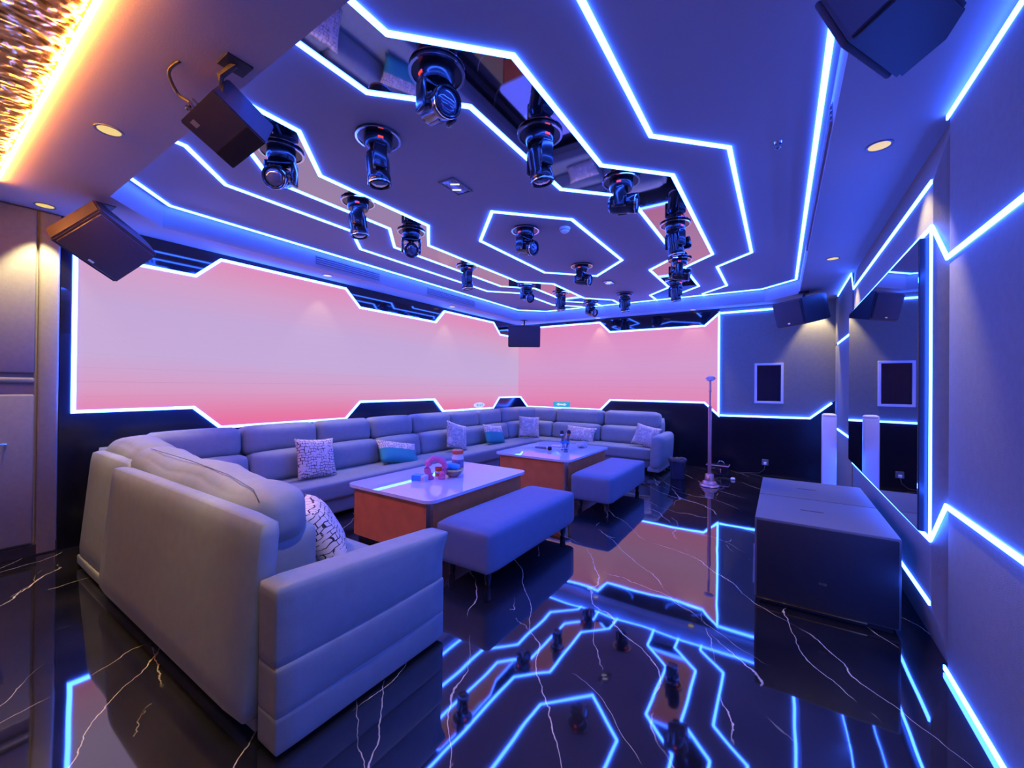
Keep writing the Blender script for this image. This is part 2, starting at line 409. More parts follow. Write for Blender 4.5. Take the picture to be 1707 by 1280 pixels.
# ------------------------------------------------------------------ walls
# left and back wall: black glass above, black stone below, video walls between
wl = struct('wall_left', box(nb(), XL-0.12, XL-0.03, YF-0.1, YB+0.1, 0, ZC+0.05), 'wall_fabric')
wb = struct('wall_back', box(nb(), XL-0.1, XR+0.15, YB+0.03, YB+0.12, 0, ZC+0.05), 'wall_fabric')
wr = struct('wall_right', box(nb(), XR+0.03, XR+0.12, YF-0.1, YB+0.1, 0, ZC+0.05), 'wall_fabric')
struct('wall_front', box(nb(), XL-0.1, XR+0.15, YF-0.1, YF, 0, ZC+0.05), 'wall_fabric')
obj('glass_panel', box(nb(), XL-0.03, XL-0.012, 0.79, YB+0.02, 1.80, ZS), 'black_glass', wl)
obj('stone_panel', box(nb(), XL-0.03, XL-0.012, 0.79, YB+0.02, 0.0, 1.80), 'black_stone', wl)
obj('glass_panel', box(nb(), XL-0.012, -0.89, YB+0.012, YB+0.03, 1.80, ZS), 'black_glass', wb)
obj('stone_panel', box(nb(), XL-0.012, -0.89, YB+0.012, YB+0.03, 0.0, 1.80), 'black_stone', wb)
bm = nb(); prism(bm, [(-0.89, 0), (XR+0.02, 0), (XR+0.02, 1.24), (0.386, 0.94), (-0.89, 0.93)], lambda u, v, t: (u, t, v), YB+0.005, YB+0.03)
obj('stone_panel', bm, 'black_stone', wb)
bm = nb(); prism(bm, [(-0.89, 0.935), (0.386, 0.945), (XR+0.02, 1.245), (XR+0.02, ZS), (-0.89, ZS)], lambda u, v, t: (u, t, v), YB, YB+0.03)
obj('fabric_panel', bm, 'wall_fabric', wb)

outL = [(0.87, 2.49), (1.72, 2.49), (1.945, 2.712), (3.44, 2.712), (3.67, 2.49), (5.20, 2.49), (5.42, 2.712), (6.90, 2.712), (7.14, 2.49), (7.897, 2.49)]
outL2 = [(7.897, 1.155), (7.14, 1.155), (6.92, 0.945), (5.41, 0.945), (5.19, 1.155), (3.69, 1.155), (3.46, 0.93), (1.96, 0.93), (1.72, 1.15), (0.87, 1.145)]
outB = [(-4.997, 2.49), (-4.93, 2.49), (-4.72, 2.70), (-3.06, 2.70), (-2.85, 2.495), (-1.12, 2.495), (-0.895, 2.695)]
outB2 = [(-0.895, 0.93), (-1.12, 1.143), (-2.83, 1.143), (-3.03, 0.942), (-4.74, 0.942), (-4.93, 1.155), (-4.997, 1.155)]
def video_wall(name, label, upper, lower, fn, mat, t0, t1, bmat):
    poly = upper + lower; lower = lower[::-1]
    root = thing(name, label, 'video wall', fn(poly[-1][0], 0, 0))
    o = Vector(root.location)
    back = nb(); prism(back, poly, lambda u, v, t: Vector(fn(u, v, t))-o, t0, t0+(t1-t0)*0.5); bmesh.ops.triangulate(back, faces=back.faces[:])
    obj('backing_frame', back, bmat, root)
    # the outline is a function graph above and below: cut it into upright slices, then into module rows
    us = sorted({p[0] for p in poly})
    half = len(poly)
    def at(chain, u):
        for (u0, v0), (u1, v1) in zip(chain[:-1], chain[1:]):
            if min(u0, u1)-1e-9 <= u <= max(u0, u1)+1e-9 and abs(u1-u0) > 1e-9: return v0+(v1-v0)*(u-u0)/(u1-u0)
    z = 0.90
    while z < 2.74:
        b = nb(); z0, z1 = z+0.0003, z+0.125-0.0003
        for u0, u1 in zip(us[:-1], us[1:]):
            if u1-u0 < 1e-6: continue
            e_ = 1e-7
            q = [(u0, at(lower, u0+e_)), (u1, at(lower, u1-e_)), (u1, at(upper, u1-e_)), (u0, at(upper, u0+e_))]
            for lim, keep in ((z0, 1), (z1, -1)):
                r_ = []
                for i in range(len(q)):
                    p0, p1 = q[i], q[(i+1) % len(q)]
                    d0, d1 = (p0[1]-lim)*keep, (p1[1]-lim)*keep
                    if d0 >= 0: r_.append(p0)
                    if d0*d1 < 0: k = d0/(d0-d1); r_.append((p0[0]+(p1[0]-p0[0])*k, lim))
                q = r_
                if len(q) < 3: break
            if len(q) >= 3: prism(b, q, lambda u, v, t: Vector(fn(u, v, t))-o, t0+(t1-t0)*0.5, t1)
        if len(b.faces): obj('screen_module', b, mat, root)
        else: b.free()
        z += 0.125
    return root
video_wall('video_wall', 'long pink and lavender video wall behind the left side of the sofa', outL, outL2, lambda u, v, t: (t, u, v), 'screen_left', XL-0.012, XL+0.006, 'black_matte')
video_wall('video_wall', 'shorter pink video wall on the far wall, beside the grey fabric panel', outB, outB2, lambda u, v, t: (u, t, v), 'screen_back', YB+0.012, YB-0.006, 'black_matte')
fl = lambda p: [(XL-0.012, y, z) for y, z in p]
fb = lambda p: [(x, YB+0.012, z) for x, z in p]
led('wall_light_strip', 'stepped light strip outlining the long left video wall', fl(outL2+outL), (1, 0, 0), 0.027, 0.03)
led('wall_light_strip', 'stepped light strip outlining the video wall at the far end', fb(outB+outB2), (0, -1, 0), 0.027, 0.03)
led('wall_light_strip', 'short level light strip above the grey panel on the far wall', [(-0.87, YB, 2.695), (-0.10, YB, 2.697)], (0, -1, 0), 0.027, 0.018)
led('wall_light_strip', 'light strip between grey fabric and black stone on the far wall', [(-0.87, YB+0.003, 0.93), (0.386, YB+0.003, 0.943), (0.655, YB+0.003, 1.19)], (0, -1, 0), 0.027, 0.021)

# padded panels of the left wall near the camera
def pad(parent, u0, u1, v0, v1, fn, t0, t1, mat='wall_fabric', bev=0.016):
    g = 0.004
    bm = nb(); box(bm, u0+g, u1-g, v0+g, v1-g, t0, t1, bev, 3)
    for v in bm.verts: v.co = fn(v.co.x, v.co.y, v.co.z)
    return obj('fabric_panel', bm, mat, parent, 'auto')
fL = lambda u, v, t: (XL-0.03+t, u, v)
pad(wl, 0.665, 0.79, 0.0, ZS, fL, 0, 0.03)
for y0, y1 in ((-0.30, 0.66), (-1.55, -0.30)):
    for z0, z1 in ((0.10, 1.30), (1.38, 1.435), (1.46, ZS)): pad(wl, y0, y1, z0, z1, fL, 0, 0.03)
bs = tag(obj('baseboard_left', box(nb(), XL-0.03, XL-0.004, YF, 0.79, 0, 0.09, 0.004), 'black_matte'), kind='structure')
hd = (obj('handle', tube(nb(), [(XL+0.0, 0.36, 0.92), (XL+0.045, 0.36, 0.92), (XL+0.045, 0.51, 0.915), (XL+0.0, 0.51, 0.915)], 0.009, 8), 'chrome', wl))

# right wall: padded panels with light strips, protruding mirror box in the middle
fR = lambda u, v, t: (XR+0.03-t, u, v)
Z1, Z2 = 0.825, 2.062
for y0, y1 in ((-1.55, 0.60), (0.60, 2.89)):
    for z0, z1 in ((0.0, Z1), (Z1, Z2), (Z2, ZS)): pad(wr, y0, y1, z0, z1, fR, 0, 0.03)
for z0, z1 in ((0.0, Z1), (Z1, Z2), (Z2, ZS)):
    pad(wr, 6.25, 7.58, z0, z1, fR, 0, 0.03); pad(wr, 7.58, 7.90, z0, z1, fR, 0, 0.03)
FX, FY0, FY1, FZ0, FZ1 = 0.655, 2.956, 5.70, 0.298, 2.484
bm = nb()
A = [bm.verts.new(p) for p in ((FX, FY0, FZ0), (FX, FY1, FZ0), (FX, FY1, FZ1), (FX, FY0, FZ1))]
B = [bm.verts.new(p) for p in ((XR+0.03, 2.895, 0.0), (XR+0.03, 6.25, 0.0), (XR+0.03, 6.25, ZS), (XR+0.03, 2.895, ZS))]
bm.faces.new(A); bm.faces.new(B[::-1])
for i in range(4): bm.faces.new((A[i], B[i], B[(i+1) % 4], A[(i+1) % 4]))
mb = obj('mirror_surround', bm, 'wall_fabric', wr); mb['label'] = 'padded box with sloped sides that carries the wall mirror'
RN = (-1, 0, 0)
e = 0.0
led('wall_light_strip', 'upper light strip on the near part of the right wall', [(FX, FY0, 2.248), (XR, 2.89, Z2), (XR, 0.3, Z2)], RN, 0.024, 0.008)
led('wall_light_strip', 'lower light strip on the near part of the right wall', [(FX, FY0, 0.627), (XR, 2.89, Z1), (XR, 0.3, Z1)], RN, 0.024, 0.008)
led('wall_light_strip', 'light strip along the floor at the near part of the right wall', [(XR, 2.905, 0.02), (XR, 0.3, 0.02)], RN, 0.024, 0.008)
led('wall_light_strip', 'light strip along the ceiling at the near part of the right wall', [(XR, 2.90, 2.765), (XR, 0.3, 2.70)], RN, 0.024, 0.008)
led('mirror_light_strip', 'light strip framing the wall mirror on all four sides', [(FX, FY0+0.012, 0.627), (FX, FY1-0.01, 0.618), (FX, FY1-0.01, 2.236), (FX, FY0+0.012, 2.248)], RN, 0.022, 0.008, closed=True)
led('wall_light_strip', 'light strip along the upper edge of the box behind the mirror', [(FX, FY0+0.01, FZ1), (FX, FY1, FZ1), (XR, 6.22, 2.765)], RN, 0.022, 0.008)
led('wall_light_strip', 'light strip along the lower edge of the box behind the mirror', [(FX, FY0+0.01, FZ0), (FX, FY1, FZ0)], RN, 0.022, 0.008)
led('wall_light_strip', 'short light strip under the ceiling near the far right corner', [(XR, 6.26, 2.765), (XR, 7.58, 2.76)], RN, 0.022, 0.008)
led('wall_light_strip', 'short upper light strip on the fabric near the far right corner', [(XR, 6.26, Z2), (XR, 7.57, Z2)], RN, 0.024, 0.008)
led('wall_light_strip', 'short lower light strip on the fabric near the far right corner', [(XR, 6.26, Z1), (XR, 7.57, Z1)], RN, 0.024, 0.008)

mr = thing('wall_mirror', 'large mirror in a black edge framed by light on the right wall', 'mirror', (FX, (FY0+FY1)/2, 0.655))
oy, oz = (FY0+FY1)/2, 0.655
obj('frame', box(nb(), -0.042, -0.001, FY0+0.045-oy, FY1-0.05-oy, 0.0, 1.55, 0.004), 'mirror_edge', mr)
obj('glass', box(nb(), -0.0445, -0.0425, FY0+0.052-oy, FY1-0.057-oy, 0.008, 1.542), 'mirror_silver', mr)

# ------------------------------------------------------------------ rippled gold ceiling recess near the camera
bm = nb(); nx, ny = 420, 260
from mathutils import noise
gx0, gx1, gy0, gy1 = XL-0.03, -1.70, YF, GX
grid = []
for j in range(ny+1):
    row = []
    for i in range(nx+1):
        x = gx0+(gx1-gx0)*i/nx; y = gy0+(gy1-gy0)*j/ny
        h = 0.006*noise.noise(Vector((x*22, y*17, 0.3))) + 0.0045*noise.noise(Vector((x*52, y*38, 4.2)))
        row.append(bm.verts.new((x, y, ZS+0.035+h)))
    grid.append(row)
for j in range(ny):
    for i in range(nx): bm.faces.new((grid[j][i], grid[j][i+1], grid[j+1][i+1], grid[j+1][i]))
g = obj('rippled_panel', bm, 'gold', ceil, True); g['label'] = 'rippled gold metal ceiling sheet'
tag(obj('gold_light_strip', box(nb(), XL+0.5, -1.75, GX-0.010, GX-0.001, ZS-0.022, ZS+0.012), 'gold_strip'), 'warm amber light strip along the edge of the rippled gold ceiling', 'led strip')

# ------------------------------------------------------------------ downlights
def downlight(x, y, label, watt=SPOT_W, r=0.05):
    t = thing('downlight', label, 'downlight', (x, y, ZS), group='round warm downlights in the lowered ceiling edge')
    obj('trim_ring', lathe(nb(), [(r, 0.0), (r+0.012, 0.0), (r+0.012, -0.006), (r, -0.004)], 24, cap=False), 'grey_plastic', t)
    obj('diffuser', lathe(nb(), [(0, -0.001), (r, -0.001), (r, -0.003), (0, -0.003)], 24, cap=False), 'lamp_disc', t)
    ld = bpy.data.lights.new('downlight_beam', 'SPOT'); ld.energy = watt; ld.color = SPOT_COL; ld.spot_size = math.radians(66); ld.spot_blend = 0.5; ld.shadow_soft_size = 0.012
    lo = bpy.data.objects.new('downlight_beam', ld); COL.objects.link(lo); lo.parent = t; lo.location = (0, 0, -0.012)
    return t
for x, y, l in [(-3.087, 0.658, 'warm round downlight in the near soffit, right of the corner loudspeaker'), (-4.84, 0.672, 'warm round downlight in the near left corner above the padded wall'),
             (-1.35, 0.66, 'warm round downlight in the near soffit above the camera side'), (0.46, 0.66, 'warm round downlight in the near right corner of the soffit'),
             (0.46, 3.065, 'warm round downlight above the near end of the wall mirror'), (0.455, 5.465, 'warm round downlight above the far end of the wall mirror'),
             (-4.82, 3.06, 'warm round downlight above the left video wall, nearer one'), (-4.82, 5.425, 'warm round downlight above the left video wall, farther one'),
             (-4.82, 7.80, 'warm round downlight in the far left corner behind the loudspeaker'), (-3.06, 7.79, 'warm round downlight above the left half of the far video wall'),
             (-1.30, 7.79, 'warm round downlight above the right half of the far video wall'), (0.46, 7.78, 'warm round downlight in the far right corner behind the loudspeaker')]:
    downlight(x, y, l, SPOT_W*(1.6 if y < 1 and x < -2 else 1.0))

# ------------------------------------------------------------------ sofa
sofa = thing('corner_sofa', 'long grey-blue u-shaped corner sofa round two coffee tables', 'sofa', (-4.3, 4.2, 0))
SO = Vector((4.3, -4.2, 0))
TR = Matrix.Translation(SO)
def sp(name, c, s, r, bulge=(0, 0, 0), n=7, rot=None, mat='sofa_fabric', fn=None):
    M = TR.copy()
    if rot is not None: M = TR @ Matrix.Translation(c) @ rot @ Matrix.Translation([-x for x in c])
    return obj(name, softbox(nb(), c, s, r, bulge, n, M, fn), mat, sofa, True)
def rng(a, b): return (a+b)/2, abs(b-a)
def blk(name, x0, x1, y0, y1, z0, z1, r, bulge=(0, 0, 0), n=7, rot=None, mat='sofa_fabric', fn=None):
    (cx, sx), (cy_, sy_), (cz, sz) = rng(x0, x1), rng(y0, y1), rng(z0, z1)
    return sp(name, (cx, cy_, cz), (sx, sy_, sz), r, bulge, n, rot, mat, fn)
# left run
blk('base', -4.82, -3.90, 0.95, 7.75, 0.04, 0.215, 0.02, n=5)
blk('seat', -4.55, -3.84, 1.15, 7.05, 0.20, 0.395, 0.045, (0, 0, 0.006), n=9)
blk('back_frame', -4.86, -4.62, 0.98, 7.74, 0.10, 0.86, 0.05, n=5)
RYl = Matrix.Rotation(math.radians(-9), 4, 'Y')
ys = [1.22, 1.98, 2.78, 3.53, 4.27, 5.10, 5.85, 6.56, 7.30]
for a, b in zip(ys[:-1], ys[1:]):
    blk('back_cushion', -4.60, -4.34, a+0.004, b-0.004, 0.37, 0.69, 0.07, (0.03, 0, 0.01), 8, RYl)
    blk('headrest', -4.76, -4.50, a+0.004, b-0.004, 0.655, 0.955, 0.085, (0.02, 0, 0.008), 8, Matrix.Rotation(math.radians(-5), 4, 'Y'))
# far run
blk('base', -3.95, -1.72, 6.90, 7.75, 0.06, 0.215, 0.02, n=5)
blk('seat', -4.2, -1.70, 6.84, 7.45, 0.20, 0.395, 0.045, (0, 0, 0.006), n=9)
blk('back_frame', -4.7, -1.74, 7.50, 7.76, 0.10, 0.86, 0.05, n=5)
RXb = Matrix.Rotation(math.radians(-9), 4, 'X')
xs = [-4.55, -3.80, -2.79, -1.76]
for a, b in zip(xs[:-1], xs[1:]):
    blk('back_cushion', a+0.004, b-0.004, 7.24, 7.50, 0.37, 0.69, 0.07, (0, 0.03, 0.01), 8, RXb)
    blk('headrest', a+0.004, b-0.004, 7.40, 7.66, 0.655, 0.955, 0.085, (0, 0.02, 0.008), 8, Matrix.Rotation(math.radians(-5), 4, 'X'))
# rounded inner corner
Rz45 = Matrix.Rotation(math.radians(-45), 4, 'Z')
sp('back_cushion', (-4.36, 7.24, 0.53), (0.62, 0.24, 0.32), 0.07, (0, 0.03, 0.01), 8, Matrix.Rotation(math.radians(45), 4, 'Z') @ Matrix.Rotation(math.radians(-6), 4, 'X'))
sp('headrest', (-4.48, 7.36, 0.81), (0.62, 0.24, 0.30), 0.085, (0, 0.02, 0.008), 8, Matrix.Rotation(math.radians(45), 4, 'Z'))
sp('seat_corner', (-4.02, 7.02, 0.298), (0.62, 0.5, 0.19), 0.045, (0, 0, 0.004), 7, Matrix.Rotation(math.radians(45), 4, 'Z'))
# far arm
def armtop(v):
    v = v.copy(); v.x += 0.05*(v.z+0.26); return v
blk('arm', -1.74, -1.56, 6.62, 7.55, 0.10, 0.64, 0.075, (0.02, 0, 0), 8, fn=armtop)
blk('arm_base', -1.78, -1.58, 6.66, 7.5, 0.05, 0.13, 0.03, n=5)
# near run, seen from behind
blk('base', -4.42, -1.70, 0.90, 1.66, 0.04, 0.215, 0.02, n=5)
blk('seat', -4.35, -1.69, 1.10, 1.70, 0.20, 0.395, 0.045, (0, 0, 0.008), n=9)
def backlean(v):
    v = v.copy(); v.y += 0.035*(v.z/0.42); return v
blk('back_panel', -3.66, -1.705, 0.775, 0.875, 0.075, 0.85, 0.04, (0, 0.008, 0.004), 9, fn=backlean)
blk('back_panel', -4.47, -3.60, 0.835, 0.935, 0.075, 0.868, 0.04, (0, 0.006, 0.004), 8, fn=backlean)
blk('hem_panel', -4.45, -1.72, 0.80, 0.90, 0.02, 0.10, 0.02, n=6)
wob = lambda k: (lambda v: Vector((v.x, v.y + 0.012*math.sin(v.x*9+k), v.z + 0.010*math.sin(v.x*7+k) + (0.014*math.sin(v.x*31) if v.z > 0 else 0)*0.4)))
blk('headrest', -3.72, -1.97, 0.905, 1.19, 0.61, 0.925, 0.12, (0.02, 0.015, 0.012), 14, Matrix.Rotation(math.radians(4), 4, 'X') @ Matrix.Rotation(math.radians(1.2), 4, 'Y'), fn=wob(0.4))
blk('headrest', -4.45, -3.62, 0.945, 1.225, 0.64, 0.965, 0.12, (0.02, 0.015, 0.012), 10, Matrix.Rotation(math.radians(3), 4, 'X'), fn=wob(2.0))
blk('back_cushion', -3.72, -1.99, 0.96, 1.25, 0.38, 0.70, 0.07, (0.01, 0.02, 0), 10)
blk('back_cushion', -4.40, -3.74, 0.98, 1.25, 0.38, 0.70, 0.07, (0.01, 0.02, 0), 8)
def slope(v):
    v = v.copy(); k = max(0, v.z/0.14); v.z -= 0.030*(v.y/0.47)*k; v.y -= (0.05*(1-k) if v.y > 0 else 0); return v
blk('arm', -1.70, -1.55, 0.80, 1.75, 0.325, 0.612, 0.022, (0.012, 0, 0), 9, fn=slope)
blk('arm', -1.695, -1.545, 0.80, 1.70, 0.150, 0.345, 0.014, (0.010, 0, 0), 8)
blk('arm', -1.695, -1.545, 0.80, 1.70, 0.015, 0.165, 0.014, (0.006, 0, 0), 8)
o_ = tube(nb(), [Vector(p)+SO for p in [(-3.55, 0.985, 0.953), (-2.9, 0.985, 0.944), (-2.4, 0.98, 0.925), (-2.10, 0.965, 0.895), (-2.02, 0.955, 0.85)]], 0.002, 5)
obj('piping', o_, 'seam', sofa, True)

# ------------------------------------------------------------------ scatter pillows
def pillow(label, loc, w_, h_, t_, rot, mat, group='scatter pillows on the sofa', piping=True):
    o = thing('scatter_pillow', label, 'pillow', loc, rot, group)
    bm = nb(); n = 14
    for sgn in (-1, 1):
        g = []
        for j in range(n+1):
            row = []
            for i in range(n+1):
                u, v = -1+2*i/n, -1+2*j/n
                e1 = max(0, (1-u**4)*(1-v**4))
                z = sgn*t_/2*e1**0.55
                row.append(bm.verts.new((u*w_/2*(1-0.07*(1-v*v)), v*h_/2*(1-0.07*(1-u*u)), z)))
            g.append(row)
        for j in range(n):
            for i in range(n):
                q = (g[j][i], g[j][i+1], g[j+1][i+1], g[j+1][i])
                bm.faces.new(q if sgn > 0 else q[::-1])
    bmesh.ops.remove_doubles(bm, verts=bm.verts[:], dist=1e-5)
    obj('cover', bm, mat, o, True)
    return o
def lean(face_az, tilt, spin=0):
    """pillow plane normal points to azimuth face_az, leaned back by tilt; local Y up"""
    M = Matrix.Rotation(face_az, 4, 'Z') @ Matrix.Rotation(PI/2 - tilt, 4, 'Y') @ Matrix.Rotation(PI/2, 4, 'Z') @ Matrix.Rotation(spin, 4, 'Z')
    return M.to_euler()
D = math.radians
pillow('square cream pillow with dark brick print near the left end of the sofa', (-4.19, 2.555, 0.60), 0.44, 0.44, 0.14, lean(0, D(20), D(-5)), 'pillow_print')
pillow('teal and cream pillow lying tilted beside the brick-print one', (-4.17, 3.68, 0.515), 0.60, 0.34, 0.12, lean(0, D(38), D(-14)), 'pillow_teal')
pillow('cream speckled pillow leaning in the middle of the long sofa back', (-4.18, 4.84, 0.615), 0.43, 0.43, 0.13, lean(0, D(18), D(-18)), 'pillow_print_fine')
pillow('small pillow, cream above and teal below, near the far corner', (-4.17, 5.82, 0.555), 0.52, 0.34, 0.12, lean(0, D(22), D(-8)), 'pillow_teal')
pillow('cream speckled pillow standing in the far corner of the sofa', (-4.12, 6.92, 0.60), 0.42, 0.42, 0.13, lean(D(-45), D(16), D(-4)), 'pillow_print_fine')
pillow('cream pillow with green edge lying on the far sofa behind the microphones', (-3.12, 7.10, 0.52), 0.60, 0.30, 0.14, lean(D(-90), D(30), D(-3)), 'pillow_print_fine')
pillow('cream speckled pillow against the arm at the right end of the far sofa', (-1.90, 7.06, 0.575), 0.42, 0.38, 0.13, lean(D(-90), D(24), D(-12)), 'pillow_print_fine')
pillow('big cream pillow with black grid print behind the near sofa arm', (-2.22, 1.40, 0.545), 0.46, 0.40, 0.17, lean(D(58), D(30), D(0)), 'pillow_print')

# ------------------------------------------------------------------ coffee tables
def rrect(x0, x1, y0, y1, r, seg=6):
    pts = []
    for cx, cy_, a0 in ((x1-r, y1-r, 0), (x0+r, y1-r, 90), (x0+r, y0+r, 180), (x1-r, y0+r, 270)):
        for k in range(seg+1):
            a = math.radians(a0+90*k/seg); pts.append((cx+r*math.cos(a), cy_+r*math.sin(a)))
    return pts
def coffee_table(label, x0, x1, y0, y1):
    cx, cy_ = (x0+x1)/2, (y0+y1)/2
    t = thing('coffee_table', label, 'coffee table', (cx, cy_, 0), group='pair of coffee tables')
    hx, hy = (x1-x0)/2, (y1-y0)/2
    F = lambda u, v, z: (u, v, z)
    obj('tabletop', prism(nb(), rrect(-hx, hx, -hy, hy, 0.09), F, 0.475, 0.50), 'table_stone', t, 'auto')
    obj('body', prism(nb(), rrect(-hx+0.035, hx-0.035, -hy+0.035, hy-0.035, 0.075), F, 0.05, 0.475), 'table_wood', t, 'auto')
    obj('plinth', prism(nb(), rrect(-hx+0.07, hx-0.07, -hy+0.07, hy-0.07, 0.06), F, 0.0, 0.05), 'black_matte', t, 'auto')
    for sx in (-1, 1):
        for s2 in (-1, 1):
            M = Matrix.Translation((sx*(hx-0.11), s2*(hy-0.11), 0))
            pts = [(0.0765*math.cos(a), 0.0765*math.sin(a)) for a in [math.radians((0 if sx > 0 else 180) + sx*s2*x) for x in (25, 40, 50, 65)]]
            pts2 = [(p[0]*0.96, p[1]*0.96) for p in pts[::-1]]
            bm = prism(nb(), pts+pts2, F, 0.05, 0.475)
            for v in bm.verts: v.co = M @ v.co
            obj('corner_trim', bm, 'copper_trim', t)
    return t
coffee_table('white-topped orange coffee table with toys and jar, nearer the camera', -3.31, -2.25, 2.30, 3.76)
coffee_table('white-topped orange coffee table with microphones, in front of far sofa', -3.26, -2.14, 4.54, 5.95)

# ------------------------------------------------------------------ benches
def bench(label, x0, x1, y0, y1):
    cx, cy_ = (x0+x1)/2, (y0+y1)/2; hx, hy = (x1-x0)/2, (y1-y0)/2
    t = thing('bench', label, 'bench', (cx, cy_, 0), group='upholstered benches')
    obj('seat', softbox(nb(), (0, 0, 0.2575), (2*hx, 2*hy, 0.305), 0.05, (0.006, 0.004, 0.010), 9), 'bench_fabric', t, True)
    for sx in (-1, 1):
        for s2 in (-1, 1):
            obj('leg', lathe(nb(), [(0.016, 0), (0.024, 0.02), (0.028, 0.11)], 12, Matrix.Translation((sx*(hx-0.09), s2*(hy-0.10), 0))), 'black_plastic', t, 'auto')
    return t
bench('blue upholstered bench beside the nearer coffee table', -2.13, -1.62, 2.225, 3.61)
bench('blue upholstered bench beside the farther coffee table', -2.02, -1.53, 4.31, 5.70)

# ------------------------------------------------------------------ moving-head lights
def moving_head():
    t = thing('moving_head_light', '', 'stage light', (0, 0, ZC), group='moving-head stage lights on the ceiling')
    obj('base_plate', lathe(nb(), [(0, 0), (0.135, 0), (0.142, -0.006), (0.135, -0.014), (0.0, -0.014)], 28, cap=False), 'black_plastic', t, 'auto')
    obj('plate_rim', lathe(nb(), [(0.128, -0.0145), (0.141, -0.0145), (0.141, -0.020), (0.128, -0.020), (0.128, -0.0145)], 28, cap=False), 'chrome', t, 'auto')
    obj('base', lathe(nb(), [(0.0, -0.014), (0.088, -0.014), (0.092, -0.05), (0.080, -0.078), (0.0, -0.082)], 24, cap=False), 'black_plastic', t, 'auto')
    obj('display', box(nb(), -0.016, 0.016, -0.0945, -0.088, -0.055, -0.043), 'led_red', t)
    return t
def head_parts(t, tilt):
    """yoke turns with the thing's z rotation; the head tips by tilt from straight down towards local +X"""
    bm = nb(); box(bm, -0.034, 0.034, -0.098, 0.098, -0.104, -0.080, 0.006)
    yk = obj('yoke', bm, 'black_plastic', t, 'auto')
    for s in (-1, 1):
        obj('yoke_arm', box(nb(), -0.042, 0.042, s*0.086-0.012, s*0.086+0.012, -0.235, -0.085, 0.010), 'black_plastic', t, 'auto')
    M = Matrix.Translation((0, 0, -0.185)) @ Matrix.Rotation(-tilt, 4, 'Y') 
    h = obj('head', lathe(nb(), [(0, 0.090), (0.046, 0.090), (0.064, 0.072), (0.069, 0.02), (0.069, -0.06), (0.073, -0.075), (0.073, -0.118), (0.067, -0.126), (0.061, -0.122), (0.058, -0.110), (0.0, -0.110)], 26, M, cap=False), 'black_plastic', t, 'auto')
    obj('lens', lathe(nb(), [(0.057, -0.109), (0.053, -0.117), (0.034, -0.123), (0, -0.126)], 22, M, cap=False), 'lens_glass', h, True)
    obj('lens_ring', lathe(nb(), [(0.0735, -0.110), (0.0755, -0.115), (0.0735, -0.121)], 26, M, cap=False), 'chrome', h, True)
    for k in range(6):   # cooling slots
        M2 = M @ Matrix.Rotation(2*PI*k/6, 4, 'Z')
        obj('cooling_fin', box(nb(), 0.067, 0.0735, -0.006, 0.006, -0.05, 0.055, 0, 1, M2), 'grey_plastic', h)
heads = [
 (-1.46, 1.51, -18, 76, 'largest stage light, on the right mirror band, lens towards the right'),
 (-2.16, 1.71, 60, 6, 'stage light hanging straight down between the mirror bands, nearest the camera'),
 (-1.27, 2.23, 60, 10, 'stage light hanging down on the right mirror band, beyond the largest one'),
 (-2.85, 1.46, -50, 66, 'stage light on the left mirror band beside the hanging grey box'),
 (-3.06, 2.22, 50, 8, 'stage light pointing down on the left mirror band, second from the camera'),
 (-1.03, 3.07, 8, 84, 'stage light facing right at the bend of the right mirror band'),
 (-3.19, 2.95, -40, 66, 'stage light facing the camera where the left mirror band bends'),
 (-2.17, 3.53, -8, 76, 'stage light inside the ceiling hexagon, near the smoke detector'),
 (-0.86, 4.16, 55, 10, 'stage light pointing down in the wide middle of the right mirror band'),
 (-2.18, 4.96, 4, 78, 'stage light at the far tip inside the ceiling hexagon'),
 (-3.48, 4.20, 60, 8, 'stage light pointing down in the wide middle of the left mirror band'),
 (-3.34, 5.49, -25, 70, 'stage light at the far bend of the left mirror band'),
 (-1.05, 5.35, 10, 80, 'stage light facing right at the far bend of the right mirror band'),
 (-3.10, 6.20, 60, 8, 'stage light pointing down on the left mirror band near the far wall'),
 (-2.97, 7.18, -20, 70, 'small stage light at the far left end of the mirror bands'),
 (-2.21, 6.83, 60, 8, 'stage light pointing down in the centre near the far ceiling edge'),
 (-1.31, 6.39, 60, 10, 'stage light pointing down on the right mirror band near the far wall'),
]
proto = {}
base_t = None
for x, y, az, tl, lab in heads:
    if tl not in proto:
        t = moving_head(); head_parts(t, D(tl)); proto[tl] = t
        t.location = (x, y, ZC); t.rotation_euler = (0, 0, D(az))
    else:
        t = dup(proto[tl], (x, y, ZC), (0, 0, D(az)))
    t['label'] = lab

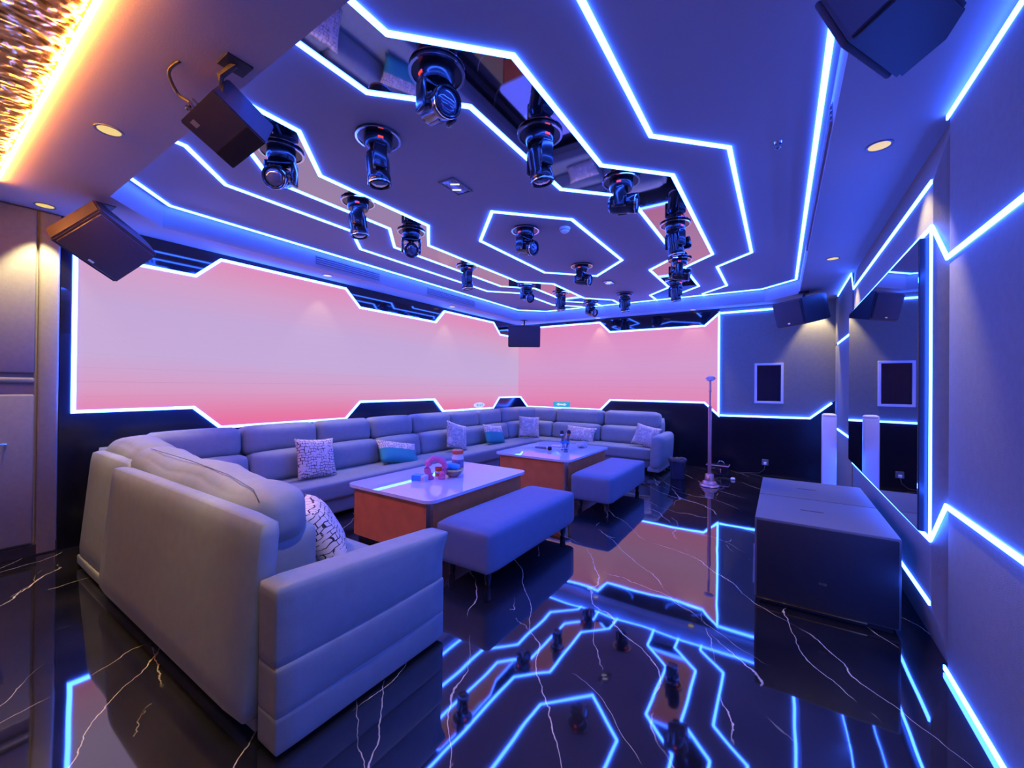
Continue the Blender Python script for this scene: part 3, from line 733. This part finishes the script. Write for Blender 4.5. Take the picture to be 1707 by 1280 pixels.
# ------------------------------------------------------------------ loudspeakers
def loudspeaker(label, center, az, down, w_=0.56, h_=0.34, d_=0.34, hang=True, rollz=0.0, front='grille_mesh', cab='cabinet_black'):
    """front faces azimuth az (0 = +X) and tips down"""
    t = thing('loudspeaker', label, 'loudspeaker', center, group='loudspeakers hung under the ceiling')
    M = Matrix.Rotation(az, 4, 'Z') @ Matrix.Rotation(down, 4, 'Y') @ Matrix.Rotation(rollz, 4, 'X')
    poly = [(d_/2, -w_/2), (d_/2, w_/2), (-d_/6, w_/2*0.98), (-d_/2, w_/2*0.62), (-d_/2, -w_/2*0.62), (-d_/6, -w_/2*0.98)]
    bm = prism(nb(), poly, lambda u, v, z: M @ Vector((u, v, z)), -h_/2, h_/2)
    bmesh.ops.bevel(bm, geom=bm.edges[:], offset=0.012, segments=2, affect='EDGES')
    obj('cabinet', bm, cab, t, 'auto')
    bm = nb(); box(bm, d_/2, d_/2+0.022, -w_/2+0.02, w_/2-0.02, -h_/2+0.02, h_/2-0.02, 0.010, 2, M)
    obj('grille', bm, front, t, 'auto')
    obj('badge', box(nb(), d_/2+0.022, d_/2+0.025, -0.02, 0.02, -h_/2+0.035, -h_/2+0.05, 0, 1, M), 'chrome', t)
    if hang:
        top = Vector((0, 0, ZS-center[2]))
        obj('bracket_plate', box(nb(), -0.06, 0.06, -0.06, 0.06, top.z-0.008, top.z), 'black_matte', t)
        obj('bracket_arm', tube(nb(), [top, (0, 0, min(top.z-0.02, 0.1))], 0.016, 10), 'black_matte', t, 'auto')
    return t
loudspeaker('big brown loudspeaker hung in the near left corner by the video wall', (-4.44, 0.92, 2.51), D(5), D(38), 0.48, 0.38, 0.26, rollz=D(-32), front='cabinet_brown', cab='cabinet_brown')
loudspeaker('big dark loudspeaker hung at the near right end of the ceiling', (0.29, 1.73, 2.62), D(150), D(22), 0.34, 0.26, 0.20)
loudspeaker('dark loudspeaker in the far right corner above the picture', (0.27, 7.14, 2.52), D(-138), D(14), 0.50, 0.36, 0.50)
loudspeaker('square-looking loudspeaker in the far left corner between the video walls', (-4.50, 7.32, 2.45), D(-58), D(10), 0.66, 0.44, 0.36)

# grey box with cable hung at the near edge of the raised ceiling
l = Vector((-2.282, 0.716, 2.58)); tt = Vector((-2.019, 0.745, 2.64)); bb = Vector((-2.276, 0.932, 2.46))
u = (bb-l); v_ = (tt-l); nn = u.cross(v_).normalized()
if nn.z > 0: nn = -nn
hb = thing('hanging_box', 'flat brown-grey loudspeaker box with a black cable, hung below the near soffit', 'loudspeaker', l)
bm = nb(); pts = [Vector(), u, u+v_, v_]
a = [bm.verts.new(p) for p in pts]; b_ = [bm.verts.new(p*0.92+ (u+v_)*0.04 - nn*0.15) for p in pts]
bm.faces.new(a); bm.faces.new(b_[::-1])
for i in range(4): bm.faces.new((a[i], b_[i], b_[(i+1) % 4], a[(i+1) % 4]))
bmesh.ops.bevel(bm, geom=bm.edges[:], offset=0.006, segments=2, affect='EDGES')
obj('cabinet', bm, 'cabinet_brown', hb, 'auto')
def onface(s, t_, off): return u*s + v_*t_ + nn*off
bm = nb(); q = [onface(0.10, 0.16, 0.002), onface(0.22, 0.16, 0.002), onface(0.22, 0.27, 0.002), onface(0.10, 0.27, 0.002)]
f = bm.faces.new([bm.verts.new(p) for p in q]); bmesh.ops.solidify(bm, geom=[f], thickness=0.001)
obj('sticker', bm, 'sticker', hb)
bm = nb(); q = [onface(0.66, 0.03, 0.003), onface(0.985, 0.03, 0.003), onface(0.985, 0.97, 0.003), onface(0.66, 0.97, 0.003)]
f = bm.faces.new([bm.verts.new(p) for p in q]); bmesh.ops.solidify(bm, geom=[f], thickness=0.003)
obj('lower_panel', bm, 'cabinet_black', hb)
for k in (0.30, 0.40, 0.5):
    obj('terminal', tube(nb(), [onface(0.0, k, -0.02), onface(-0.09, k, -0.025)], 0.006, 8), 'chrome', hb, 'auto')
top = Vector((0.30, 0.10, ZS-l.z))
obj('bracket', tube(nb(), [onface(0.12, 0.95, -0.05), onface(-0.05, 1.02, -0.10), top], 0.014, 8), 'black_matte', hb, 'auto')
obj('bracket_plate', box(nb(), top.x-0.05, top.x+0.05, top.y-0.05, top.y+0.05, top.z-0.008, top.z), 'black_matte', hb)
cab = [onface(-0.05, 0.22, -0.03), Vector((-2.231, 0.741, 2.66))-l, Vector((-2.281, 0.713, 2.70))-l, Vector((-2.256, 0.672, 2.74))-l, Vector((-2.225, 0.664, 2.765))-l, Vector((-2.165, 0.679, 2.782))-l]
pts = []
for i in range(len(cab)-1):
    p0, p1, p2, p3 = cab[max(i-1, 0)], cab[i], cab[i+1], cab[min(i+2, len(cab)-1)]
    for k in range(5):
        s = k/5; pts.append(0.5*((2*p1)+(p2-p0)*s+(2*p0-5*p1+4*p2-p3)*s*s+(3*p1-p0-3*p2+p3)*s**3))
pts.append(cab[-1])
obj('cable', tube(nb(), pts, 0.007, 7), 'cable_black', hb, True)

# ------------------------------------------------------------------ small ceiling fittings
def grille_lamp(label, x, y, rz):
    t = thing('recessed_lamp', label, 'ceiling lamp', (x, y, ZC), (0, 0, rz), 'small black recessed lamps in the ceiling')
    obj('housing', box(nb(), -0.065, 0.065, -0.115, 0.115, -0.006, 0.0), 'black_plastic', t)
    for s in (-1, 1):
        obj('frame_bar', box(nb(), s*0.068-0.006, s*0.068+0.006, -0.12, 0.12, -0.010, 0.0), 'grey_plastic', t)
        obj('frame_bar', box(nb(), -0.074, 0.074, s*0.118-0.006, s*0.118+0.006, -0.010, 0.0), 'grey_plastic', t)
        obj('lamp_line', box(nb(), -0.035, 0.035, s*0.045-0.007, s*0.045+0.007, -0.010, -0.006, 0, 1, Matrix.Rotation(0.5, 4, 'Z')), 'lamp_line', t)
    return t
grille_lamp('small black recessed lamp with two light bars, nearer the camera', -2.17, 2.47, 0.05)
grille_lamp('small black recessed lamp with two light bars, beyond the hexagon', -2.19, 5.99, 0.05)
sd = thing('smoke_detector', 'white domed smoke detector inside the ceiling hexagon', 'smoke detector', (-1.81, 3.70, ZC))
obj('base', lathe(nb(), [(0, 0), (0.055, 0), (0.055, -0.014), (0, -0.014)], 24, cap=False), 'white_plastic', sd, 'auto')
obj('dome', lathe(nb(), [(0.050, -0.014), (0.044, -0.034), (0.030, -0.048), (0, -0.052)], 24, cap=False), 'white_plastic', sd, True)
obj('vent_ring', lathe(nb(), [(0.0475, -0.024), (0.049, -0.028), (0.046, -0.032)], 24, cap=False), 'grey_plastic', sd, True)
sk = thing('sprinkler', 'small metal sprinkler on the blue right part of the ceiling', 'sprinkler', (-0.022, 3.129, ZC))
obj('collar', lathe(nb(), [(0, 0), (0.025, 0), (0.020, -0.012), (0, -0.012)], 16, cap=False), 'chrome', sk, 'auto')
obj('head', lathe(nb(), [(0, -0.012), (0.008, -0.012), (0.008, -0.035), (0.018, -0.038), (0, -0.042)], 12, cap=False), 'chrome', sk, 'auto')
def air_vent(label, y0, y1, z0, z1, x, sgn):
    t = thing('air_vent', label, 'air vent', (x, (y0+y1)/2, z0), group='slot air vents in the upright ceiling edge')
    hy = (y1-y0)/2; h = z1-z0
    obj('backing', box(nb(), 0, sgn*0.003, -hy, hy, 0, h), 'grey_plastic', t)
    for k in range(4):
        zz = h*(k+0.5)/4
        obj('slat', box(nb(), sgn*0.003, sgn*0.012, -hy, hy, zz-0.005, zz+0.006), 'ceiling_paint', t)
air_vent('slot air vent on the left ceiling edge, nearer the camera', 2.78, 3.70, 2.83, 2.93, TX0, 1)
air_vent('slot air vent on the left ceiling edge, nearer the far corner', 4.62, 5.80, 2.83, 2.93, TX0, 1)
air_vent('long slot air vent on the right ceiling edge', 2.75, 5.2, 2.82, 2.93, TX1, -1)

# ------------------------------------------------------------------ subwoofers by the mirror
def sub(label, y0, y1):
    x0, x1, h = -0.137, 0.582, 0.552
    cx, cy_ = (x0+x1)/2, (y0+y1)/2; hx, hy = (x1-x0)/2, (y1-y0)/2
    t = thing('subwoofer', label, 'subwoofer', (cx, cy_, 0), group='pair of big subwoofer boxes')
    obj('cabinet', box(nb(), -hx, hx, -hy, hy, 0.03, h, 0.008), 'subwoofer_paint', t, 'auto')
    obj('grille', box(nb(), -hx+0.012, hx-0.012, -hy-0.014, -hy, 0.04, h-0.012, 0.006), 'subwoofer_grille', t, 'auto')
    obj('plinth', box(nb(), -hx+0.03, hx-0.03, -hy+0.02, hy-0.02, 0, 0.03), 'black_matte', t)
    for k in (-1, 1):
        obj('handle_slot', box(nb(), k*0.0-0.10, k*0.0+0.03, 0.0-0.006, 0.006, h-0.001, h+0.0015) if k > 0 else box(nb(), -hx-0.001, -hx+0.001, -0.08, 0.08, 0.3, 0.36), 'black_matte', t)
    obj('gold_trim', box(nb(), -hx+0.012, hx-0.15, -hy-0.016, -hy-0.010, 0.030, 0.038), 'gold', t)
    obj('badge', box(nb(), -0.02, 0.02, -hy-0.016, -hy-0.014, 0.20, 0.215), 'chrome', t)
    return t
sub('wide dark subwoofer box on the floor by the mirror, nearer one', 3.164, 3.885)
sub('wide dark subwoofer box on the floor by the mirror, farther one', 3.906, 4.62)

# ------------------------------------------------------------------ white column, socket, picture, signs
wc = thing('white_column', 'slim white upright column standing in front of the far right corner', 'column', (0.44, 5.56, 0))
obj('body', box(nb(), -0.062, 0.062, -0.055, 0.055, 0.02, 1.115, 0.012, 3), 'white_plastic', wc, 'auto')
obj('cap', softbox(nb(), (0, 0, 1.115), (0.124, 0.11, 0.04), 0.018, (0, 0, 0.006), 5), 'white_plastic', wc, True)
obj('foot', box(nb(), -0.07, 0.07, -0.065, 0.065, 0, 0.02, 0.004), 'white_plastic', wc)
pf = thing('picture_frame', 'white framed dark glass picture on the grey far wall', 'picture', (-0.16, YB, 1.16))
hx, hz = 0.20, 0.655
for x0, x1, z0, z1 in ((-hx, hx, 0, 0.035), (-hx, hx, hz-0.035, hz), (-hx, -hx+0.035, 0.035, hz-0.035), (hx-0.035, hx, 0.035, hz-0.035)):
    obj('frame_bar', box(nb(), x0, x1, -0.03, 0, z0, z1, 0.004), 'white_frame', pf)
obj('glass', box(nb(), -hx+0.033, hx-0.033, -0.014, -0.004, 0.033, hz-0.033), 'picture_glass', pf)
ws = thing('wall_socket', 'wall socket with a white plug low on the far wall', 'socket', (-0.203, YB+0.005, 0.144))
obj('plate', box(nb(), -0.046, 0.046, -0.010, 0, 0, 0.098, 0.004), 'grey_plastic', ws)
obj('plug', box(nb(), -0.02, 0.02, -0.04, -0.010, 0.012, 0.052, 0.006), 'white_plastic', ws, 'auto')
obj('plug_cable', tube(nb(), [(0, -0.035, 0.014), (-0.01, -0.06, -0.06), (-0.08, -0.07, -0.125), (-0.22, -0.08, -0.138), (-0.40, -0.2, -0.138)], 0.005, 6), 'cable_black', ws, True)
es = thing('exit_sign', 'green exit sign with a white arrow at the foot of the far video wall', 'sign', (-3.894, YB-0.012, 0.962))
obj('panel', box(nb(), -0.20, 0.20, -0.012, 0, 0, 0.115, 0.003), 'sign_green_lit', es)
bm = nb(); ar = [(-0.12, 0.057), (-0.06, 0.092), (-0.06, 0.072), (0.06, 0.072), (0.06, 0.092), (0.12, 0.057), (0.06, 0.022), (0.06, 0.042), (-0.06, 0.042), (-0.06, 0.022)]
prism(bm, ar, lambda a_, b2, t_: (a_, t_, b2), -0.0135, -0.012); obj('arrow', bm, 'sign_white_lit', es)
ov = thing('oval_sign', 'pale oval sign on the lower edge of the left video wall', 'sign', (XL+0.012, 6.442, 0.968))
E2 = [(0.172*math.cos(2*PI*k/32), 0.05+0.05*math.sin(2*PI*k/32)) for k in range(32)]
obj('plate', prism(nb(), E2, lambda a_, b2, t_: (t_, a_, b2), 0, 0.006), 'sign_white_lit', ov, 'auto')
bm = nb()
for x0, x1, z0, z1 in ((-0.09, -0.03, 0.028, 0.036), (-0.09, -0.03, 0.048, 0.056), (-0.09, -0.03, 0.066, 0.074), (-0.075, -0.067, 0.028, 0.074),
                       (-0.005, 0.045, 0.044, 0.052), (0.012, 0.020, 0.026, 0.076), (0.032, 0.038, 0.026, 0.044), (0.065, 0.11, 0.060, 0.068), (0.082, 0.090, 0.028, 0.074), (0.068, 0.108, 0.034, 0.041)):
    box(bm, 0.006, 0.0075, x0, x1, z0, z1)
obj('lettering', bm, 'sign_teal', ov)

# ------------------------------------------------------------------ microphone stand
ms = thing('microphone_stand', 'rose gold floor microphone stand with a round head', 'microphone stand', (-0.842, 6.461, 0))
obj('base', lathe(nb(), [(0, 0), (0.125, 0), (0.132, 0.010), (0.125, 0.022), (0.105, 0.030), (0.100, 0.050), (0.086, 0.070), (0.066, 0.080), (0.062, 0.10), (0.056, 0.165), (0.050, 0.172), (0, 0.172)], 32, cap=False), 'rose_gold', ms, 'auto')
obj('lower_pole', lathe(nb(), [(0, 0.16), (0.024, 0.16), (0.024, 1.13), (0.015, 1.14), (0, 1.14)], 16, cap=False), 'rose_gold', ms, 'auto')
obj('upper_pole', lathe(nb(), [(0, 1.13), (0.012, 1.13), (0.012, 1.37), (0, 1.37)], 12, cap=False), 'rose_gold', ms, 'auto')
obj('clamp_collar', lathe(nb(), [(0, 1.345), (0.018, 1.345), (0.020, 1.36), (0.015, 1.375), (0.014, 1.50), (0, 1.50)], 14, cap=False), 'rose_gold', ms, 'auto')
hd_ = obj('microphone_head', lathe(nb(), [(0, -0.026), (0.045, -0.022), (0.064, -0.006), (0.064, 0.006), (0.045, 0.022), (0, 0.028)], 22, Matrix.Translation((0.006, -0.02, 1.535)) @ Matrix.Rotation(D(25), 4, 'X'), cap=False), 'rose_gold', ms, True)
obj('head_ring', lathe(nb(), [(0.064, -0.006), (0.069, 0.0), (0.064, 0.006)], 22, Matrix.Translation((0.006, -0.02, 1.535)) @ Matrix.Rotation(D(25), 4, 'X'), cap=False), 'chrome', hd_, True)

# ------------------------------------------------------------------ bin and small case by the far wall
bn = thing('waste_bin', 'dark blue waste bin with gold rim beside the far sofa arm', 'bin', (-1.33, 6.74, 0))
obj('body', lathe(nb(), [(0, 0.0), (0.095, 0.0), (0.125, 0.285), (0.118, 0.285), (0.09, 0.012), (0, 0.012)], 28, cap=False), 'bin_blue', bn, 'auto')
obj('rim', lathe(nb(), [(0.116, 0.284), (0.130, 0.284), (0.131, 0.297), (0.116, 0.297), (0.116, 0.284)], 28, cap=False), 'gold', bn, 'auto')
bm = nb(); rr = []
for k in range(24):
    a = 2*PI*k/24; rr.append([bm.verts.new(((q*math.cos(a)), q*math.sin(a), z+random.uniform(-.012, .012))) for q, z in ((0.134, 0.262), (0.138, 0.30), (0.112, 0.306), (0.098, 0.22))])
for k in range(24):
    for j in range(3): bm.faces.new((rr[k][j], rr[(k+1) % 24][j], rr[(k+1) % 24][j+1], rr[k][j+1]))
obj('bin_liner', bm, 'bag_foil', bn, True)
cs = thing('floor_case', 'small black case with a carry handle on the floor by the far wall', 'case', (-0.84, 7.40, 0))
obj('body', box(nb(), -0.16, 0.16, -0.10, 0.10, 0, 0.17, 0.012, 2), 'black_plastic', cs, 'auto')
obj('lid_edge', box(nb(), -0.165, 0.165, -0.105, 0.105, 0.150, 0.165, 0.004), 'rose_gold', cs)
obj('handle', tube(nb(), [(0.045+0.05*math.cos(PI*k/8), 0, 0.168+0.055*math.sin(PI*k/8)) for k in range(9)], 0.007, 8), 'chrome', cs, True)
obj('clasp', box(nb(), -0.09, -0.03, -0.112, -0.10, 0.11, 0.125), 'chrome', cs)
obj('clasp', box(nb(), 0.045, 0.055, -0.112, -0.10, 0.05, 0.12), 'chrome', cs)
pg = thing('white_plug', 'small round white adapter lying on the floor near the black case', 'adapter', (-0.60, 7.10, 0))
obj('body', lathe(nb(), [(0, 0), (0.028, 0), (0.034, 0.012), (0.026, 0.032), (0, 0.038)], 16, cap=False), 'white_plastic', pg, True)
obj('cord', tube(nb(), [(-0.03, 0, 0.006), (-0.10, 0.06, 0.006), (-0.20, 0.03, 0.006), (-0.24, -0.12, 0.006), (-0.12, -0.3, 0.006)], 0.004, 6), 'cable_black', pg, True)

# ------------------------------------------------------------------ things on the nearer table
ZT = 0.50
tb = thing('tissue_box', 'small blue and white card box on the nearer table', 'box', (-2.83, 2.76, ZT), (0, 0, D(20)))
obj('carton', box(nb(), -0.065, 0.065, -0.045, 0.045, 0, 0.055, 0.003), 'white_card', tb)
obj('blue_flap', box(nb(), -0.066, 0.030, -0.047, 0.047, 0.006, 0.0585, 0.003), 'blue_card', tb)
obj('print', box(nb(), 0.034, 0.056, -0.0475, -0.045, 0.012, 0.042), 'pink_card', tb)
pr_ = thing('pink_ring', 'translucent pink plastic ring toy standing on the nearer table', 'toy', (-2.76, 2.90, ZT), (0, 0, D(38)))
bm = nb(); tube(bm, [(0.085*math.cos(D(a)), 0, 0.108+0.088*math.sin(D(a))) for a in range(-60, 241, 15)], [0.030+0.006*math.sin(k*1.9) for k in range(21)], 12)
obj('ring', bm, 'pink_plastic', pr_, True)
for a in range(-60, 241, 25):
    c_ = Vector((0.085*math.cos(D(a)), 0, 0.108+0.088*math.sin(D(a))))
    obj('knob', lathe(nb(), [(0, -0.012), (0.012, -0.006), (0.012, 0.006), (0, 0.012)], 10, Matrix.Translation(c_ + Vector((0, -0.028, 0))) @ Matrix.Rotation(PI/2, 4, 'X'), cap=False), 'pink_plastic', pr_, True)
for s in (-1, 1): obj('foot', lathe(nb(), [(0, 0), (0.034, 0), (0.036, 0.02), (0.026, 0.034), (0, 0.036)], 14, Matrix.Translation((s*0.055, 0, 0)), cap=False), 'pink_plastic', pr_, True)
oc = thing('orange_cup', 'orange cup with white band behind the pink ring toy', 'cup', (-2.84, 3.02, ZT))
obj('cup', lathe(nb(), [(0, 0), (0.034, 0), (0.040, 0.085), (0.036, 0.085), (0.031, 0.006), (0, 0.006)], 20, cap=False), 'orange_plastic', oc, 'auto')
obj('band', lathe(nb(), [(0.0372, 0.034), (0.0385, 0.034), (0.0395, 0.052), (0.0382, 0.052), (0.0372, 0.034)], 20, cap=False), 'white_card', oc, True)
jr = thing('candy_jar', 'clear jar with orange lid at the back of the nearer table', 'jar', (-2.85, 3.32, ZT))
obj('jar_body', lathe(nb(), [(0, 0), (0.056, 0), (0.062, 0.01), (0.062, 0.15), (0.050, 0.172), (0.050, 0.18), (0, 0.18)], 26, cap=False), 'jar_plastic', jr, 'auto')
obj('lid', lathe(nb(), [(0, 0.18), (0.058, 0.18), (0.060, 0.19), (0.058, 0.214), (0.050, 0.220), (0, 0.220)], 26, cap=False), 'orange_plastic', jr, 'auto')
obj('label_wrap', lathe(nb(), [(0.0622, 0.03), (0.0632, 0.03), (0.0632, 0.125), (0.0622, 0.125), (0.0622, 0.03)], 26, cap=False), 'jar_label', jr, True)
bw = thing('snack_bowl', 'low bowl of wrapped snacks between pink ring and jar', 'bowl', (-2.70, 3.08, ZT))
obj('bowl', lathe(nb(), [(0, 0), (0.04, 0), (0.075, 0.03), (0.092, 0.065), (0.087, 0.065), (0.070, 0.034), (0.038, 0.006), (0, 0.006)], 26, cap=False), 'brown_wrap', bw, True)
obj('rim', lathe(nb(), [(0.086, 0.060), (0.095, 0.060), (0.096, 0.078), (0.088, 0.080), (0.086, 0.060)], 26, cap=False), 'yellow_wrap', bw, True)
sb_ = thing('snack_pack', 'bright blue snack packet lying in the bowl on the nearer table', 'packet', (-2.715, 3.09, ZT+0.098))
obj('packet', softbox(nb(), (0, 0, 0), (0.13, 0.11, 0.035), 0.012, (0, 0, 0.012), 6, Matrix.Rotation(D(12), 4, 'Y') @ Matrix.Rotation(D(30), 4, 'Z')), 'blue_card', sb_, True)

# ------------------------------------------------------------------ things on the farther table
def microphone(label, loc, M, group='hand microphones', ring='chrome'):
    t = thing('microphone', label, 'microphone', loc, group=group)
    obj('handle', lathe(nb(), [(0, 0), (0.013, 0), (0.015, 0.02), (0.018, 0.16), (0.021, 0.185), (0, 0.185)], 16, M, cap=False), 'grey_plastic', t, 'auto')
    obj('grille', lathe(nb(), [(0.021, 0.185), (0.027, 0.20), (0.028, 0.225), (0.022, 0.248), (0, 0.256)], 18, M, cap=False), 'black_matte', t, True)
    obj('band', lathe(nb(), [(0.0215, 0.183), (0.0285, 0.196), (0.0285, 0.204), (0.0265, 0.206)], 18, M, cap=False), ring, t, True)
    return t
microphone('black microphone lying flat on the farther table', (-2.93, 5.10, ZT+0.029), Matrix.Rotation(D(4), 4, 'Z') @ Matrix.Rotation(PI/2, 4, 'Y'))
microphone('left one of the microphones standing in the glass on the farther table', (-2.585, 5.30, ZT+0.02), Matrix.Rotation(D(-6), 4, 'Y'))
microphone('right one of the microphones in the glass, with red band', (-2.53, 5.32, ZT+0.03), Matrix.Rotation(D(5), 4, 'Y'), ring='orange_plastic')
gl = thing('drinking_glass', 'clear glass holding two microphones on the farther table', 'glass', (-2.56, 5.30, ZT))
obj('glass', lathe(nb(), [(0, 0), (0.055, 0), (0.068, 0.13), (0.065, 0.13), (0.052, 0.008), (0, 0.008)], 24, cap=False), 'clear_glass', gl, 'auto')
obj('blue_liquid_rim', lathe(nb(), [(0.0665, 0.10), (0.0690, 0.10), (0.0700, 0.128), (0.0680, 0.128), (0.0665, 0.10)], 24, cap=False), 'blue_glass', gl, True)
g2 = thing('water_glass', 'empty clear glass beside the microphones on the farther table', 'glass', (-2.47, 5.14, ZT))
obj('glass', lathe(nb(), [(0, 0), (0.036, 0), (0.044, 0.11), (0.041, 0.11), (0.033, 0.008), (0, 0.008)], 22, cap=False), 'clear_glass', g2, 'auto')
nk = thing('napkin_stack', 'flat pink napkin stack on the farther table', 'napkins', (-2.78, 5.52, ZT), (0, 0, D(12)))
for k in range(3): obj('napkin', box(nb(), -0.11+0.004*k, 0.11-0.003*k, -0.09, 0.09, k*0.006, k*0.006+0.0055, 0.002), 'pink_card' if k == 1 else 'white_card', nk)
sn = tag(obj('paper_wad', softbox(nb(), (0, 0, 0.04), (0.13, 0.09, 0.08), 0.03, (0.01, 0.01, 0.01), 6, None, lambda v: v + Vector((0.012*math.sin(v.y*90), 0.012*math.sin(v.z*80), 0.010*math.sin(v.x*70)))), 'sticker', None, True, (-2.44, 5.62, ZT+0.012)), 'crumpled beige paper on the farther table', 'paper')
